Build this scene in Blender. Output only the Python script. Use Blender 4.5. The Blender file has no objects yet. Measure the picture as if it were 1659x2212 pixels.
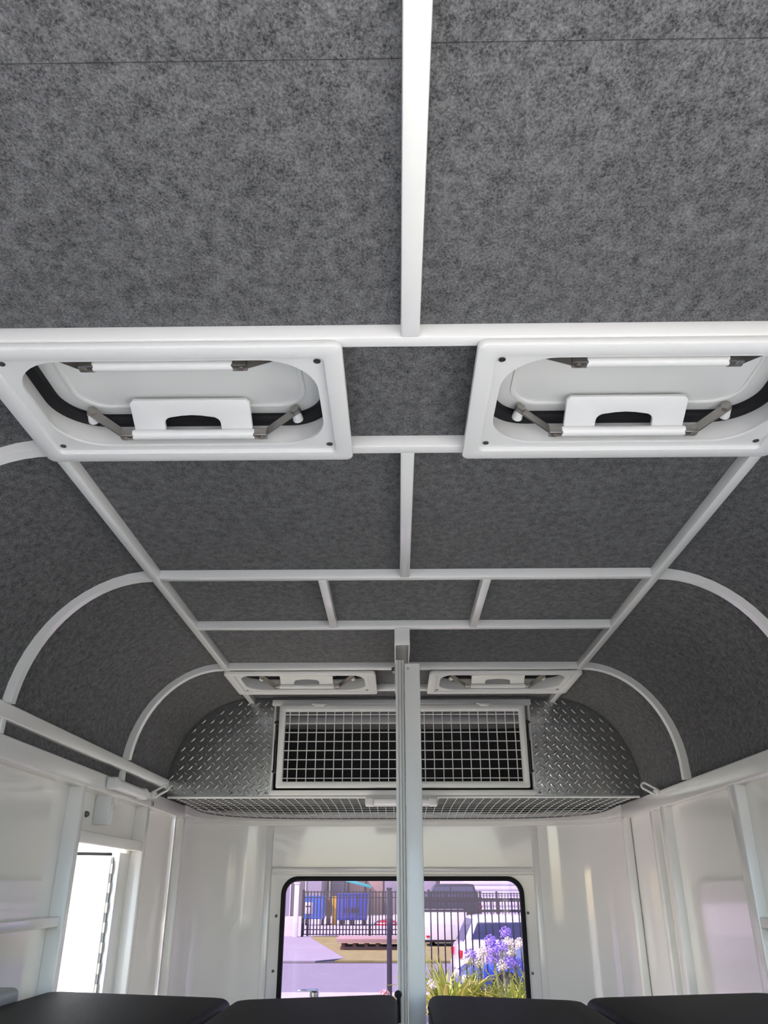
import bpy, bmesh, math, random
from mathutils import Vector, Matrix
random.seed(7)
S = bpy.context.scene
COL = S.collection
PI = math.pi
# ------------------------------------------------------------------ camera
cam_d = bpy.data.cameras.new('camera')
cam = bpy.data.objects.new('camera', cam_d)
COL.objects.link(cam)
S.camera = cam
PITCH, YAW = math.radians(25.225), math.radians(0.8836)
fwd = Vector((-math.sin(YAW) * math.cos(PITCH), math.cos(YAW) * math.cos(PITCH), math.sin(PITCH)))
right = Vector((math.cos(YAW), math.sin(YAW), 0))
up = right.cross(fwd)
M = Matrix((right, up, -fwd)).transposed().to_4x4()
M.translation = Vector((-0.0215, 0, 1.57))
cam.matrix_world = M
cam_d.sensor_fit = 'HORIZONTAL'
cam_d.sensor_width = 36.0
cam_d.lens = 36.0 * 1730 / 1659
cam_d.clip_start = 0.02
cam_d.clip_end = 500
# ------------------------------------------------------------------ world and sun
SUN_EL, SUN_AZ = math.radians(46), math.radians(243)     # azimuth clockwise from +y
W = bpy.data.worlds.new('sky')
S.world = W
W.use_nodes = True
nt = W.node_tree
bg = nt.nodes['Background']
sky = nt.nodes.new('ShaderNodeTexSky')
sky.sky_type = 'NISHITA'
sky.sun_disc = False
sky.sun_elevation = SUN_EL
sky.sun_rotation = SUN_AZ
sky.air_density = 1.0
sky.dust_density = 1.5
nt.links.new(sky.outputs['Color'], bg.inputs['Color'])
bg.inputs['Strength'].default_value = 0.17
sun_d = bpy.data.lights.new('sun', 'SUN')
sun_d.energy = 5.0
sun_d.angle = math.radians(0.6)
sun_d.color = (1.0, 0.93, 0.82)
sun = bpy.data.objects.new('sun', sun_d)
COL.objects.link(sun)
sd = Vector((math.sin(SUN_AZ) * math.cos(SUN_EL), math.cos(SUN_AZ) * math.cos(SUN_EL), math.sin(SUN_EL)))
sun.rotation_euler = sd.to_track_quat('Z', 'Y').to_euler()
sun.location = (30, -15, 40)
S.view_settings.view_transform = 'Standard'
S.view_settings.look = 'None'
S.view_settings.gamma = 1
S.view_settings.use_curve_mapping = False
S.view_settings.exposure = 2.32
try:
    S.cycles.max_bounces = 14
    S.cycles.diffuse_bounces = 8
    S.cycles.glossy_bounces = 6
    S.cycles.transparent_max_bounces = 16
    S.cycles.use_denoising = True
    S.cycles.sample_clamp_indirect = 6.0
except Exception:
    pass

# ------------------------------------------------------------------ materials
def srgb(r, g, b):
    f = lambda c: (c / 255 / 12.92) if c / 255 <= 0.04045 else ((c / 255 + 0.055) / 1.055) ** 2.4
    return (f(r), f(g), f(b))

def mat(name, c, rough=0.5, metal=0.0, var=0.06, scale=8.0, bump=0.0, bscale=60.0, coat=0.0, spec=0.5, sheen=0.0):
    m = bpy.data.materials.new(name)
    m.use_nodes = True
    n = m.node_tree
    b = n.nodes['Principled BSDF']
    tc = n.nodes.new('ShaderNodeTexCoord')
    no = n.nodes.new('ShaderNodeTexNoise')
    no.inputs['Scale'].default_value = scale
    no.inputs['Detail'].default_value = 4
    n.links.new(tc.outputs['Object'], no.inputs['Vector'])
    mx = n.nodes.new('ShaderNodeMix')
    mx.data_type = 'RGBA'
    mx.inputs[6].default_value = (*[x * (1 - var) for x in c], 1)
    mx.inputs[7].default_value = (*[min(1, x * (1 + var)) for x in c], 1)
    n.links.new(no.outputs['Fac'], mx.inputs[0])
    n.links.new(mx.outputs[2], b.inputs['Base Color'])
    b.inputs['Roughness'].default_value = rough
    b.inputs['Metallic'].default_value = metal
    b.inputs['Specular IOR Level'].default_value = spec
    b.inputs['Coat Weight'].default_value = coat
    b.inputs['Sheen Weight'].default_value = sheen
    if bump:
        nb = n.nodes.new('ShaderNodeTexNoise')
        nb.inputs['Scale'].default_value = bscale
        nb.inputs['Detail'].default_value = 3
        n.links.new(tc.outputs['Object'], nb.inputs['Vector'])
        bp = n.nodes.new('ShaderNodeBump')
        bp.inputs['Strength'].default_value = bump
        bp.inputs['Distance'].default_value = 0.01
        n.links.new(nb.outputs['Fac'], bp.inputs['Height'])
        n.links.new(bp.outputs['Normal'], b.inputs['Normal'])
    return m

def carpet_mat(name, dark, light, sc=1.0):
    m = bpy.data.materials.new(name)
    m.use_nodes = True
    n = m.node_tree
    b = n.nodes['Principled BSDF']
    tc = n.nodes.new('ShaderNodeTexCoord')
    mp = n.nodes.new('ShaderNodeMapping')
    mp.inputs['Scale'].default_value = (1, 0.8, 1)
    n.links.new(tc.outputs['Object'], mp.inputs['Vector'])
    n1 = n.nodes.new('ShaderNodeTexNoise')
    n1.inputs['Scale'].default_value = 350 * sc
    n1.inputs['Detail'].default_value = 5
    n1.inputs['Roughness'].default_value = 0.72
    n1.inputs['Distortion'].default_value = 0.5
    n2 = n.nodes.new('ShaderNodeTexNoise')
    n2.inputs['Scale'].default_value = 75 * sc
    n2.inputs['Detail'].default_value = 3
    for k in (n1, n2):
        n.links.new(mp.outputs['Vector'], k.inputs['Vector'])
    ad = n.nodes.new('ShaderNodeMix')
    ad.data_type = 'FLOAT'
    ad.inputs[0].default_value = 0.28
    n.links.new(n1.outputs['Fac'], ad.inputs[2])
    n.links.new(n2.outputs['Fac'], ad.inputs[3])
    cr = n.nodes.new('ShaderNodeValToRGB')
    cr.color_ramp.elements[0].position = 0.37
    cr.color_ramp.elements[0].color = (*dark, 1)
    cr.color_ramp.elements[1].position = 0.66
    cr.color_ramp.elements[1].color = (*light, 1)
    n.links.new(ad.outputs[0], cr.inputs['Fac'])
    n.links.new(cr.outputs['Color'], b.inputs['Base Color'])
    b.inputs['Roughness'].default_value = 0.95
    b.inputs['Specular IOR Level'].default_value = 0.1
    b.inputs['Sheen Weight'].default_value = 0.12
    bp = n.nodes.new('ShaderNodeBump')
    bp.inputs['Strength'].default_value = 0.5
    bp.inputs['Distance'].default_value = 0.002
    n.links.new(n1.outputs['Fac'], bp.inputs['Height'])
    n.links.new(bp.outputs['Normal'], b.inputs['Normal'])
    return m

def glass_mat(name, tint, refl=0.06):
    m = bpy.data.materials.new(name)
    m.use_nodes = True
    n = m.node_tree
    n.nodes.remove(n.nodes['Principled BSDF'])
    out = n.nodes['Material Output']
    t = n.nodes.new('ShaderNodeBsdfTransparent')
    no = n.nodes.new('ShaderNodeTexNoise')
    no.inputs['Scale'].default_value = 2.0
    mx = n.nodes.new('ShaderNodeMix')
    mx.data_type = 'RGBA'
    mx.inputs[6].default_value = (*[x * 0.98 for x in tint], 1)
    mx.inputs[7].default_value = (*tint, 1)
    n.links.new(no.outputs['Fac'], mx.inputs[0])
    n.links.new(mx.outputs[2], t.inputs['Color'])
    g = n.nodes.new('ShaderNodeBsdfGlossy')
    g.inputs['Roughness'].default_value = 0.02
    ms = n.nodes.new('ShaderNodeMixShader')
    ms.inputs[0].default_value = refl
    n.links.new(t.outputs[0], ms.inputs[1])
    n.links.new(g.outputs[0], ms.inputs[2])
    n.links.new(ms.outputs[0], out.inputs['Surface'])
    return m

CARPET = carpet_mat('heather_grey_carpet', (0.018, 0.019, 0.021), (0.182, 0.185, 0.190))
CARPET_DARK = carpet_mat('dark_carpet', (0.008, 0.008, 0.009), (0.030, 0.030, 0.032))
FRAME = mat('white_painted_steel', (0.70, 0.71, 0.70), 0.28, var=0.03, scale=5, bump=0.04, bscale=25, coat=0.3)
PANEL = mat('glossy_white_fibreglass', (0.82, 0.81, 0.78), 0.09, var=0.03, scale=2.5, bump=0.035, bscale=14, coat=0.4)
RAIL = mat('white_gelcoat_rail', (0.77, 0.765, 0.745), 0.18, var=0.03, scale=3, bump=0.04, bscale=18, coat=0.4)
PLASTIC = mat('white_moulded_plastic', (0.66, 0.67, 0.665), 0.32, var=0.02, scale=6)
LID = mat('white_lid_plastic', (0.66, 0.67, 0.66), 0.22, var=0.02, scale=6)
RUBBER = mat('black_rubber', (0.008, 0.008, 0.010), 0.65, var=0.2, scale=30, spec=0.25)
STEEL = mat('brushed_stainless', (0.36, 0.34, 0.315), 0.36, 1.0, var=0.12, scale=120)
DARKSTEEL = mat('dark_screw_steel', (0.16, 0.16, 0.16), 0.35, 1.0, var=0.2, scale=80)
CHROME = mat('chrome', (0.75, 0.76, 0.80), 0.06, 1.0, var=0.02)
PLATE = mat('aluminium_tread_plate', (0.40, 0.41, 0.42), 0.22, 1.0, var=0.12, scale=9, bump=0.05, bscale=90)
TREAD = mat('polished_tread_bars', (0.78, 0.79, 0.80), 0.16, 1.0, var=0.1, scale=30)
VINYL = mat('black_vinyl', (0.006, 0.0065, 0.011), 0.55, var=0.15, scale=20, bump=0.12, bscale=240, spec=0.14)
GREYPL = mat('grey_plastic', (0.38, 0.38, 0.40), 0.4, var=0.05)
LENS = mat('frosted_lamp_lens', (0.72, 0.72, 0.74), 0.3, var=0.03)
STRUT = mat('black_strut_paint', (0.012, 0.012, 0.013), 0.3, var=0.1)
FLOORM = mat('grey_rubber_floor', (0.55, 0.54, 0.51), 0.5, var=0.15, scale=20, bump=0.1)
CLEARGLASS = glass_mat('clear_window_glass', (0.92, 0.93, 0.92), 0.06)
WINGLASS = glass_mat('tinted_window_glass', (0.52, 0.465, 0.58), 0.04)

# ------------------------------------------------------------------ mesh helpers
class MB:
    def __init__(self):
        self.bm = bmesh.new()

    def box(self, lo, hi, bev=0.0, seg=2, mtx=None):
        b = bmesh.new()
        r = bmesh.ops.create_cube(b, size=1)
        c = [(a + d) / 2 for a, d in zip(lo, hi)]
        s = [abs(d - a) for a, d in zip(lo, hi)]
        for v in b.verts:
            v.co = Vector((v.co.x * s[0] + c[0], v.co.y * s[1] + c[1], v.co.z * s[2] + c[2]))
        if bev > 0:
            bmesh.ops.bevel(b, geom=list(b.edges), offset=min(bev, min(s) * 0.45), segments=seg, affect='EDGES', profile=0.5)
        if mtx is not None:
            b.transform(mtx)
        self.add(b)
        return self

    def add(self, b):
        me = bpy.data.meshes.new('tmp')
        b.to_mesh(me)
        b.free()
        self.bm.from_mesh(me)
        bpy.data.meshes.remove(me)

    def tube(self, p0, p1, r, seg=8, r1=None, cap=True):
        p0, p1 = Vector(p0), Vector(p1)
        d = p1 - p0
        b = bmesh.new()
        bmesh.ops.create_cone(b, cap_ends=cap, segments=seg, radius1=r, radius2=r if r1 is None else r1, depth=d.length)
        q = d.to_track_quat('Z', 'Y').to_matrix().to_4x4()
        q.translation = (p0 + p1) / 2
        b.transform(q)
        self.add(b)
        return self

    def path(self, pts, r, seg=8, closed=False):
        pts = [Vector(p) for p in pts]
        n = len(pts)
        rings = []
        nrm = None
        for i, p in enumerate(pts):
            if closed:
                t = pts[(i + 1) % n] - pts[i - 1]
            else:
                t = pts[min(i + 1, n - 1)] - pts[max(i - 1, 0)]
            t.normalize()
            if nrm is None:
                nrm = t.orthogonal().normalized()
            nrm = (nrm - t * nrm.dot(t)).normalized()
            bn = t.cross(nrm)
            rings.append([self.bm.verts.new(p + nrm * (r * math.cos(2 * PI * k / seg)) + bn * (r * math.sin(2 * PI * k / seg))) for k in range(seg)])
        m = n if closed else n - 1
        for i in range(m):
            a, c = rings[i], rings[(i + 1) % n]
            for k in range(seg):
                self.bm.faces.new((a[k], a[(k + 1) % seg], c[(k + 1) % seg], c[k]))
        if not closed:
            self.bm.faces.new(rings[0][::-1])
            self.bm.faces.new(rings[-1])
        return self

    def sections(self, rings, closed_ring=True, cap=True, loop=False):
        """skin a list of rings (lists of points)"""
        vs = [[self.bm.verts.new(Vector(p)) for p in r] for r in rings]
        n = len(vs)
        for i in range(n if loop else n - 1):
            a, c = vs[i], vs[(i + 1) % n]
            m = len(a)
            for k in range(m if closed_ring else m - 1):
                self.bm.faces.new((a[k], a[(k + 1) % m], c[(k + 1) % m], c[k]))
        if cap and closed_ring and not loop:
            self.bm.faces.new(vs[0][::-1])
            self.bm.faces.new(vs[-1])
        return self

    def plate(self, outer, holes, depth, frame=None, bev=0.0):
        """flat plate in local xy (z 0..depth) with holes, mapped by frame matrix"""
        b = bmesh.new()
        loops = []
        for lp in [outer] + list(holes):
            vs = [b.verts.new((p[0], p[1], 0)) for p in lp]
            es = [b.edges.new((vs[i], vs[(i + 1) % len(vs)])) for i in range(len(vs))]
            loops.append(es)
        es = [e for l in loops for e in l]
        bmesh.ops.triangle_fill(b, edges=es, use_beauty=True, use_dissolve=False)
        bmesh.ops.recalc_face_normals(b, faces=list(b.faces))
        if depth:
            r = bmesh.ops.extrude_face_region(b, geom=list(b.faces))
            for v in [g for g in r['geom'] if isinstance(g, bmesh.types.BMVert)]:
                v.co.z += depth
        bmesh.ops.recalc_face_normals(b, faces=list(b.faces))
        if bev:
            ed = [e for e in b.edges if len(e.link_faces) == 2 and e.calc_face_angle(0) > 0.9]
            bmesh.ops.bevel(b, geom=ed, offset=bev, segments=2, affect='EDGES', profile=0.5)
        if frame is not None:
            b.transform(frame)
        self.add(b)
        return self

    def lathe(self, prof, seg=16, mtx=None):
        b = bmesh.new()
        rings = []
        for r, z in prof:
            rings.append([b.verts.new((max(r, 1e-5) * math.cos(2 * PI * k / seg), max(r, 1e-5) * math.sin(2 * PI * k / seg), z)) for k in range(seg)])
        for a, c in zip(rings[:-1], rings[1:]):
            for k in range(seg):
                b.faces.new((a[k], a[(k + 1) % seg], c[(k + 1) % seg], c[k]))
        b.faces.new(rings[0][::-1])
        b.faces.new(rings[-1])
        if mtx is not None:
            b.transform(mtx)
        self.add(b)
        return self

    def mesh(self, name, m, angle=35):
        bmesh.ops.recalc_face_normals(self.bm, faces=list(self.bm.faces))
        me = bpy.data.meshes.new(name)
        self.bm.to_mesh(me)
        self.bm.free()
        me.materials.append(m)
        me.polygons.foreach_set('use_smooth', [True] * len(me.polygons))
        me.set_sharp_from_angle(angle=math.radians(angle))
        return me

    def build(self, name, m, parent=None, angle=35):
        return link(name, self.mesh(name, m, angle), parent)

def link(name, me, parent=None, loc=None, rot=None):
    o = bpy.data.objects.new(name, me)
    COL.objects.link(o)
    if parent is not None:
        o.parent = parent
    if loc is not None:
        o.location = loc
    if rot is not None:
        o.rotation_euler = rot
    return o

def tag(o, label=None, cat=None, group=None, kind=None):
    if label: o['label'] = label
    if cat: o['category'] = cat
    if group: o['group'] = group
    if kind: o['kind'] = kind
    return o

def thing(name, label, cat, loc=(0, 0, 0), rot=(0, 0, 0), group=None):
    o = link(name, None, None, loc, rot)
    o.empty_display_size = 0.05
    return tag(o, label, cat, group)

def copy_tree(o, parent=None):
    c = o.copy()
    COL.objects.link(c)
    c.parent = parent
    for ch in list(o.children):
        copy_tree(ch, c)
    return c

def rrect(hx, hy, r, seg=6, cx=0, cy=0):
    pts = []
    for sx, sy, a0 in ((1, 1, 0), (-1, 1, 90), (-1, -1, 180), (1, -1, 270)):
        for k in range(seg + 1):
            a = math.radians(a0 + 90 * k / seg)
            pts.append((cx + sx * (hx - r) + r * math.cos(a), cy + sy * (hy - r) + r * math.sin(a)))
    return pts

def frame_xz(y):      # local xy -> world xz at depth y, extrude towards +y
    return Matrix(((1, 0, 0, 0), (0, 0, 1, y), (0, 1, 0, 0), (0, 0, 0, 1)))

def frame_yz(x):      # local xy -> world yz, extrude towards +x
    return Matrix(((0, 0, 1, x), (1, 0, 0, 0), (0, 1, 0, 0), (0, 0, 0, 1)))

# ================================================================== STRUCTURE OF THE FLOAT
Y0, YN = -0.08, 3.55           # open rear end, start of the rounded nose
BB, CT = 2.25, 2.272           # underside of roof bars, carpet
def nose(hw, yf, n=40):
    """plan curve of the nose from right side to left side, half width hw, front yf"""
    pts = []
    for i in range(n + 1):
        a = PI * i / n
        e = 2.0 / 4.2
        x = hw * math.copysign(abs(math.cos(a)) ** e, math.cos(a))
        y = YN + (yf - YN) * abs(math.sin(a)) ** e
        pts.append((x, y))
    return pts

# ---- ceiling carpet
HX, HY = 0.355, 0.0
HATCH_Y = (1.048, 2.880)
mb = MB()
th = 0.02
def flat(x0, x1, y0, y1, dz=0.0):
    mb.box((x0, y0, CT + dz), (x1, y1, CT + th + dz))
def arc_pts(a, b, n=14):
    return [(0.60 + a * math.sin(t), 1.92 + b * math.cos(t)) for t in [PI / 2 * k / n for k in range(n + 1)]]
inn = arc_pts(0.320, CT - 1.92) + [(0.925, 1.862)]
out = arc_pts(0.345, CT - 1.92 + 0.02) + [(0.962, 1.85)]
for s in (1, -1):
    ring = [(s * x, z) for x, z in inn] + [(s * x, z) for x, z in reversed(out)]
    mb.sections([[(x, y, z) for x, z in ring] for y in (Y0, YN + 0.06)])
HB = 0.246
for s, seam in ((-1, 0.497), (1, 0.482)):
    def fl(xa, xb, y0, y1, dz=0.0):
        flat(min(s * xa, s * xb), max(s * xa, s * xb), y0, y1, dz)
    fl(0, 0.602, Y0, seam - 0.0006, 0.0008)
    fl(0, 0.602, seam + 0.0006, HATCH_Y[0] - 0.138)
    fl(0, 0.602, HATCH_Y[0] + 0.138, HATCH_Y[1] - 0.138)
    fl(0, 0.602, HATCH_Y[1] + 0.138, YN + 0.5)
    for hy in HATCH_Y:
        fl(0, HX - HB, hy - 0.138, hy + 0.138)
        fl(HX + HB, 0.602, hy - 0.138, hy + 0.138)
ceiling = mb.build('ceiling', CARPET)
tag(ceiling, 'curved roof lined with heather grey carpet between white steel bars', None, None, 'structure')

def bar(name, lo, hi, parent=ceiling, m=FRAME, bev=0.003):
    return MB().box(lo, hi, bev).build(name, m, parent)

ZT = CT + 0.004
bar('centre_beam', (-0.0125, Y0, BB), (0.0135, 0.887, ZT))
bar('centre_beam', (-0.0115, 1.207, BB), (0.0125, 1.816, ZT))
BARS = ((0.886, 0.908), (1.184, 1.208), (1.815, 1.836), (2.223, 2.246), (2.695, 2.720), (3.018, 3.042))
for y0, y1 in BARS:
    bar('roof_bar', (-0.596, y0, BB), (0.596, y1, ZT))
for s in (1, -1):
    bar('stringer', (min(s * .594, s * .616), Y0, BB - 0.001), (max(s * .594, s * .616), 3.249, ZT))
    bar('short_bar', (min(s * .190, s * .211), 1.834, BB - 0.001), (max(s * .190, s * .211), 2.225, ZT))
# arched hoops down to the walls
def hoop(y0, y1, s, zend):
    n = 18
    mbh = MB()
    rings = []
    A, Bv = 0.292, BB - 1.92
    path = [(0.615 + (A - 0.01) * math.sin(t), 1.92 + Bv * math.cos(t), math.sin(t), math.cos(t)) for t in [PI / 2 * k / n for k in range(n + 1)]]
    path = [p for p in path if p[1] > zend + 0.004]
    path.append((path[-1][0] + 0.0005, zend, 1, 0) if zend < 1.92 else (0.615 + (A - 0.01) * math.sqrt(1 - ((zend - 1.92) / Bv) ** 2), zend, 1, 0))
    for x, z, nx, nz in path:
        w = 0.024
        rings.append([(s * x, y0, z), (s * x, y1, z), (s * (x + nx * w), y1, z + nz * w), (s * (x + nx * w), y0, z + nz * w)])
    b = mbh.sections(rings)
    ed = [e for e in b.bm.edges if abs(e.verts[0].co.y - e.verts[1].co.y) < 1e-6 and len(e.link_faces) == 2 and e.calc_face_angle(0) > 1.0]
    bmesh.ops.bevel(b.bm, geom=ed, offset=0.003, segments=2, affect='EDGES', profile=0.5)
    return b.build('roof_hoop', FRAME, ceiling, 40)
for y0, y1 in ((0.886, 0.908), (1.184, 1.208), (1.815, 1.836), (2.695, 2.720)):
    hoop(y0, y1, 1, 1.889)
    hoop(y0, y1, -1, 1.954)

# ---- side walls
XL, XR = -0.952, 0.937         # panel faces
RX = 0.909                     # face of rails and posts
wl = MB()
door_hole = [(2.404, 0.02), (3.012, 0.02)] + [(3.012, 1.667), (3.004, 1.684), (2.986, 1.689)] + [(2.422, 1.689), (2.408, 1.686), (2.404, 1.672)]
wl.plate([(Y0, 0.0), (YN + 0.05, 0.0), (YN + 0.05, 1.86), (Y0, 1.86)], [door_hole], -0.02, frame_yz(XL))
wall_left = wl.build('wall_left', PANEL)
tag(wall_left, 'glossy white left side wall with a doorway near the nose', None, None, 'structure')
def lbar(name, lo, hi, m=RAIL, bev=0.004):
    return MB().box(lo, hi, bev, 3).build(name, m, wall_left)
lbar('top_rail', (-0.955, Y0, 1.836), (-RX, YN + 0.02, 1.888))
lbar('upper_rail', (-0.925, Y0, 1.918), (-RX + 0.004, 3.249, 1.955))
for y0, y1 in ((0.886, 0.908), (1.184, 1.208), (1.815, 1.836), (2.693, 2.722)):
    lbar('rail_stub', (-0.93, y0, 1.887), (-RX + 0.001, y1, 1.920), FRAME, 0.002)
lbar('post', (-0.953, 2.374, 0.0), (-RX, 2.403, 1.838))
lbar('post', (-0.953, 3.013, 0.0), (-RX, 3.048, 1.838))
lbar('post', (-0.953, 1.10, 0.0), (-RX, 1.14, 1.838))
lbar('door_header', (-0.953, 2.402, 1.688), (-RX, 3.015, 1.722))
lbar('lower_rail', (-0.953, 1.13, 1.479), (-0.921, 2.378, 1.505), RAIL)

wr = MB()
win_hole = rrect(0.76, 0.17, 0.06, 5, 1.22, 1.575)
wr.plate([(Y0, 0.0), (YN + 0.05, 0.0), (YN + 0.05, 1.86), (Y0, 1.86)], [win_hole], 0.02, frame_yz(XR))
wall_right = wr.build('wall_right', PANEL)
tag(wall_right, 'glossy white right side wall with vertical posts', None, None, 'structure')
def rbar(name, lo, hi, m=RAIL, bev=0.004):
    return MB().box(lo, hi, bev, 3).build(name, m, wall_right)
rbar('top_rail', (RX, Y0, 1.832), (0.955, YN + 0.02, 1.889))
rbar('post', (RX, 2.335, 0.0), (0.94, 2.390, 1.835))
rbar('post', (RX, 2.985, 0.0), (0.94, 3.035, 1.835))
rbar('post', (RX + 0.004, 3.142, 0.0), (0.94, 3.178, 1.835))
rbar('lower_rail', (RX + 0.004, 2.02, 1.479), (0.94, 2.34, 1.505))
MB().tube((RX + 0.004, 2.23, 1.468), (RX + 0.02, 2.23, 1.468), 0.006, 10).build('rail_bolt', DARKSTEEL, wall_right)
# side window added out of view to let light in: rubber and pane
added_win = MB().plate(rrect(0.772, 0.182, 0.07, 6, 1.22, 1.575), [rrect(0.752, 0.162, 0.055, 6, 1.22, 1.575)], 0.024, frame_yz(XR - 0.003)).build('added_window', RUBBER)
tag(added_win, 'unseen side window with black rubber surround, added in the right wall to let light in', None, None, 'structure')
MB().plate(rrect(0.756, 0.166, 0.055, 6, 1.22, 1.575), [], 0.004, frame_yz(XR + 0.008)).build('window_pane', CLEARGLASS, added_win)

# ---- nose wall
NY = 4.035
curve = nose(0.945, NY)
mbn = MB()
rings = []
# shell either side of the flat centre, then the centre with the window opening
def shell(seg):
    mbx = MB()
    mbx.sections([[(x, y, 0.0), (x, y, 1.90)] for x, y in seg], closed_ring=False, cap=False)
    return mbx
XC = 0.600
yc = NY
right_pts = [p for p in curve if p[0] > XC] + [(XC, NY - 0.006)]
left_pts = [(-XC, NY - 0.006)] + [p for p in curve if p[0] < -XC]
wf = MB()
WZ0, WZ1 = 0.90, 1.624
hole = rrect(0.547, (WZ1 - WZ0) / 2 - 0.004, 0.070, 8, 0, (WZ0 + WZ1) / 2)
wf.plate([(-XC, 0.0), (XC, 0.0), (XC, 1.90), (-XC, 1.90)], [hole], 0.006, frame_xz(NY - 0.006))
wf.sections([[(x, y, 0.0), (x, y, 1.90)] for x, y in right_pts], closed_ring=False, cap=False)
wf.sections([[(x, y, 0.0), (x, y, 1.90)] for x, y in left_pts], closed_ring=False, cap=False)
wall_front = wf.build('wall_front', PANEL, None, 30)
tag(wall_front, 'rounded white moulded nose wall around the front window', None, None, 'structure')
def curved_rail(name, hw, yf, t, z0, z1, m):
    a, b = nose(hw, yf), nose(hw + t, yf + t)
    r = MB().sections([[(p[0], p[1], z0), (p[0], p[1], z1), (q[0], q[1], z1), (q[0], q[1], z0)] for p, q in zip(a, b)])
    return r.build(name, m, wall_front, 40)
curved_rail('top_rail', RX, NY - 0.03, 0.03, 1.856, 1.889, RAIL)
curved_rail('rail_lip', RX + 0.015, NY - 0.016, 0.018, 1.838, 1.857, RAIL)
for s in (1, -1):
    MB().box((min(s * .600, s * .632), NY - 0.020, 0.0), (max(s * .600, s * .632), NY + 0.002, 1.84), 0.006, 3).build('vertical_rib', RAIL, wall_front)
    MB().box((min(s * .903, s * .935), 3.52, 0.0), (max(s * .903, s * .935), 3.552, 1.84), 0.008, 3).build('corner_rib', RAIL, wall_front)
MB().box((-0.60, NY - 0.016, 1.640), (0.60, NY - 0.002, 1.662), 0.006, 3).build('window_rib', RAIL, wall_front)
MB().box((-0.60, NY - 0.010, 1.628), (0.60, NY - 0.002, 1.634), 0.003, 2).build('window_bead', RAIL, wall_front)

# front window: rubber, pane, screws
window_1 = MB().plate(rrect(0.551, (WZ1 - WZ0) / 2, 0.074, 10, 0, (WZ0 + WZ1) / 2), [rrect(0.531, (WZ1 - WZ0) / 2 - 0.020, 0.056, 10, 0, (WZ0 + WZ1) / 2)], 0.026, frame_xz(NY - 0.016), 0.003).build('window_1', RUBBER)
tag(window_1, 'front window in black rubber looking out on a street', None, None, 'structure')
MB().plate(rrect(0.535, (WZ1 - WZ0) / 2 - 0.016, 0.058, 8, 0, (WZ0 + WZ1) / 2), [], 0.004, frame_xz(NY - 0.002)).build('window_pane', WINGLASS, window_1)
scr = MB().lathe([(0.006, 0), (0.0062, 0.002), (0.004, 0.004), (0.001, 0.0048)], 10, Matrix.Rotation(PI / 2, 4, 'X')).mesh('screw', DARKSTEEL)
for x, z in ((-0.569, 1.461), (-0.571, 1.245), (0.563, 1.474), (0.565, 1.238)):
    link('screw', scr, window_1, (x, NY - 0.006, z))

# ---- floor
floor = MB().box((-0.95, Y0, -0.03), (0.95, NY, 0.0)).build('floor', FLOORM)
tag(floor, 'grey rubber floor of the float', None, None, 'structure')

tg = MB().box((-0.96, -0.16, -0.10), (0.96, -0.115, 1.34), 0.01).build('added_tailgate', FRAME)  # unseen tailgate, added to keep low ground light off the ceiling
tag(tg, 'unseen half height tailgate added across the rear of the float to block low light', None, None, 'structure')
MB().box((-0.90, -0.116, 0.02), (0.90, -0.106, 1.28), 0.004).build('rubber_mat', FLOORM, tg)
for x in (-0.7, 0.0, 0.7):
    MB().tube((x - 0.05, -0.138, -0.11), (x + 0.05, -0.138, -0.11), 0.018, 12).build('hinge', STEEL, tg)

# ---- storage pod above the nose (dark inside)
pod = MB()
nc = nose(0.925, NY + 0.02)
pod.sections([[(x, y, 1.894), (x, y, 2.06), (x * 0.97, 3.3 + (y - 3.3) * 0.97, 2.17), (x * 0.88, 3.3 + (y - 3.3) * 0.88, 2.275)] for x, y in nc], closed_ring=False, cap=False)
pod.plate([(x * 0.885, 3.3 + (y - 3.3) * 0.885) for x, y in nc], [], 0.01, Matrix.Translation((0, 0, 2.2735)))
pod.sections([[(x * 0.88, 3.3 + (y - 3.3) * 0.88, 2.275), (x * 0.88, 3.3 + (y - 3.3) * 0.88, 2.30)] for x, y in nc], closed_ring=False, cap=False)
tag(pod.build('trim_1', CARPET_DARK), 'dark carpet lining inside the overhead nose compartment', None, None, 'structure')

# ---- roof hatches
ZH = 2.238
hatch = thing('roof_hatch', 'white roof hatch left of the centre beam, nearest the open rear', 'hatch', (-HX, HATCH_Y[0], ZH))
OX, OY = 0.262, 0.160
mbz = MB()
mbz.plate(rrect(OX, OY, 0.014, 6), [rrect(0.234, 0.132, 0.008, 4)], 0.0115, None, 0.003)
mbz.plate(rrect(0.246, 0.144, 0.010, 6), [rrect(0.220, 0.119, 0.076, 10)], 0.004, Matrix.Translation((0, 0, 0.0078)))
mbz.build('bezel', PLASTIC, hatch)
a, b = rrect(0.220, 0.119, 0.076, 12), rrect(0.236, 0.128, 0.084, 12)
a2, b2 = rrect(0.2235, 0.1225, 0.078, 12), rrect(0.2405, 0.1315, 0.086, 12)
MB().sections([[(x, y, 0.008) for x, y in a], [(x, y, 0.056) for x, y in b], [(x, y, 0.056) for x, y in b2], [(x, y, 0.0122) for x, y in a2]], loop=True).build('well', PLASTIC, hatch)
MB().plate(rrect(0.2385, 0.1300, 0.084, 12), [rrect(0.2150, 0.1040, 0.066, 12)], 0.014, Matrix.Translation((0, 0, 0.050)), 0.004).build('rubber_seal', RUBBER, hatch)
lid = MB().plate(rrect(0.246, 0.137, 0.088, 12), [], 0.014, Matrix.Translation((0, 0, 0.062)), 0.003)
lid.plate(rrect(0.190, 0.085, 0.05, 8), [rrect(0.182, 0.077, 0.046, 8)], 0.003, Matrix.Translation((0, 0, 0.0600)), 0.001)
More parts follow.
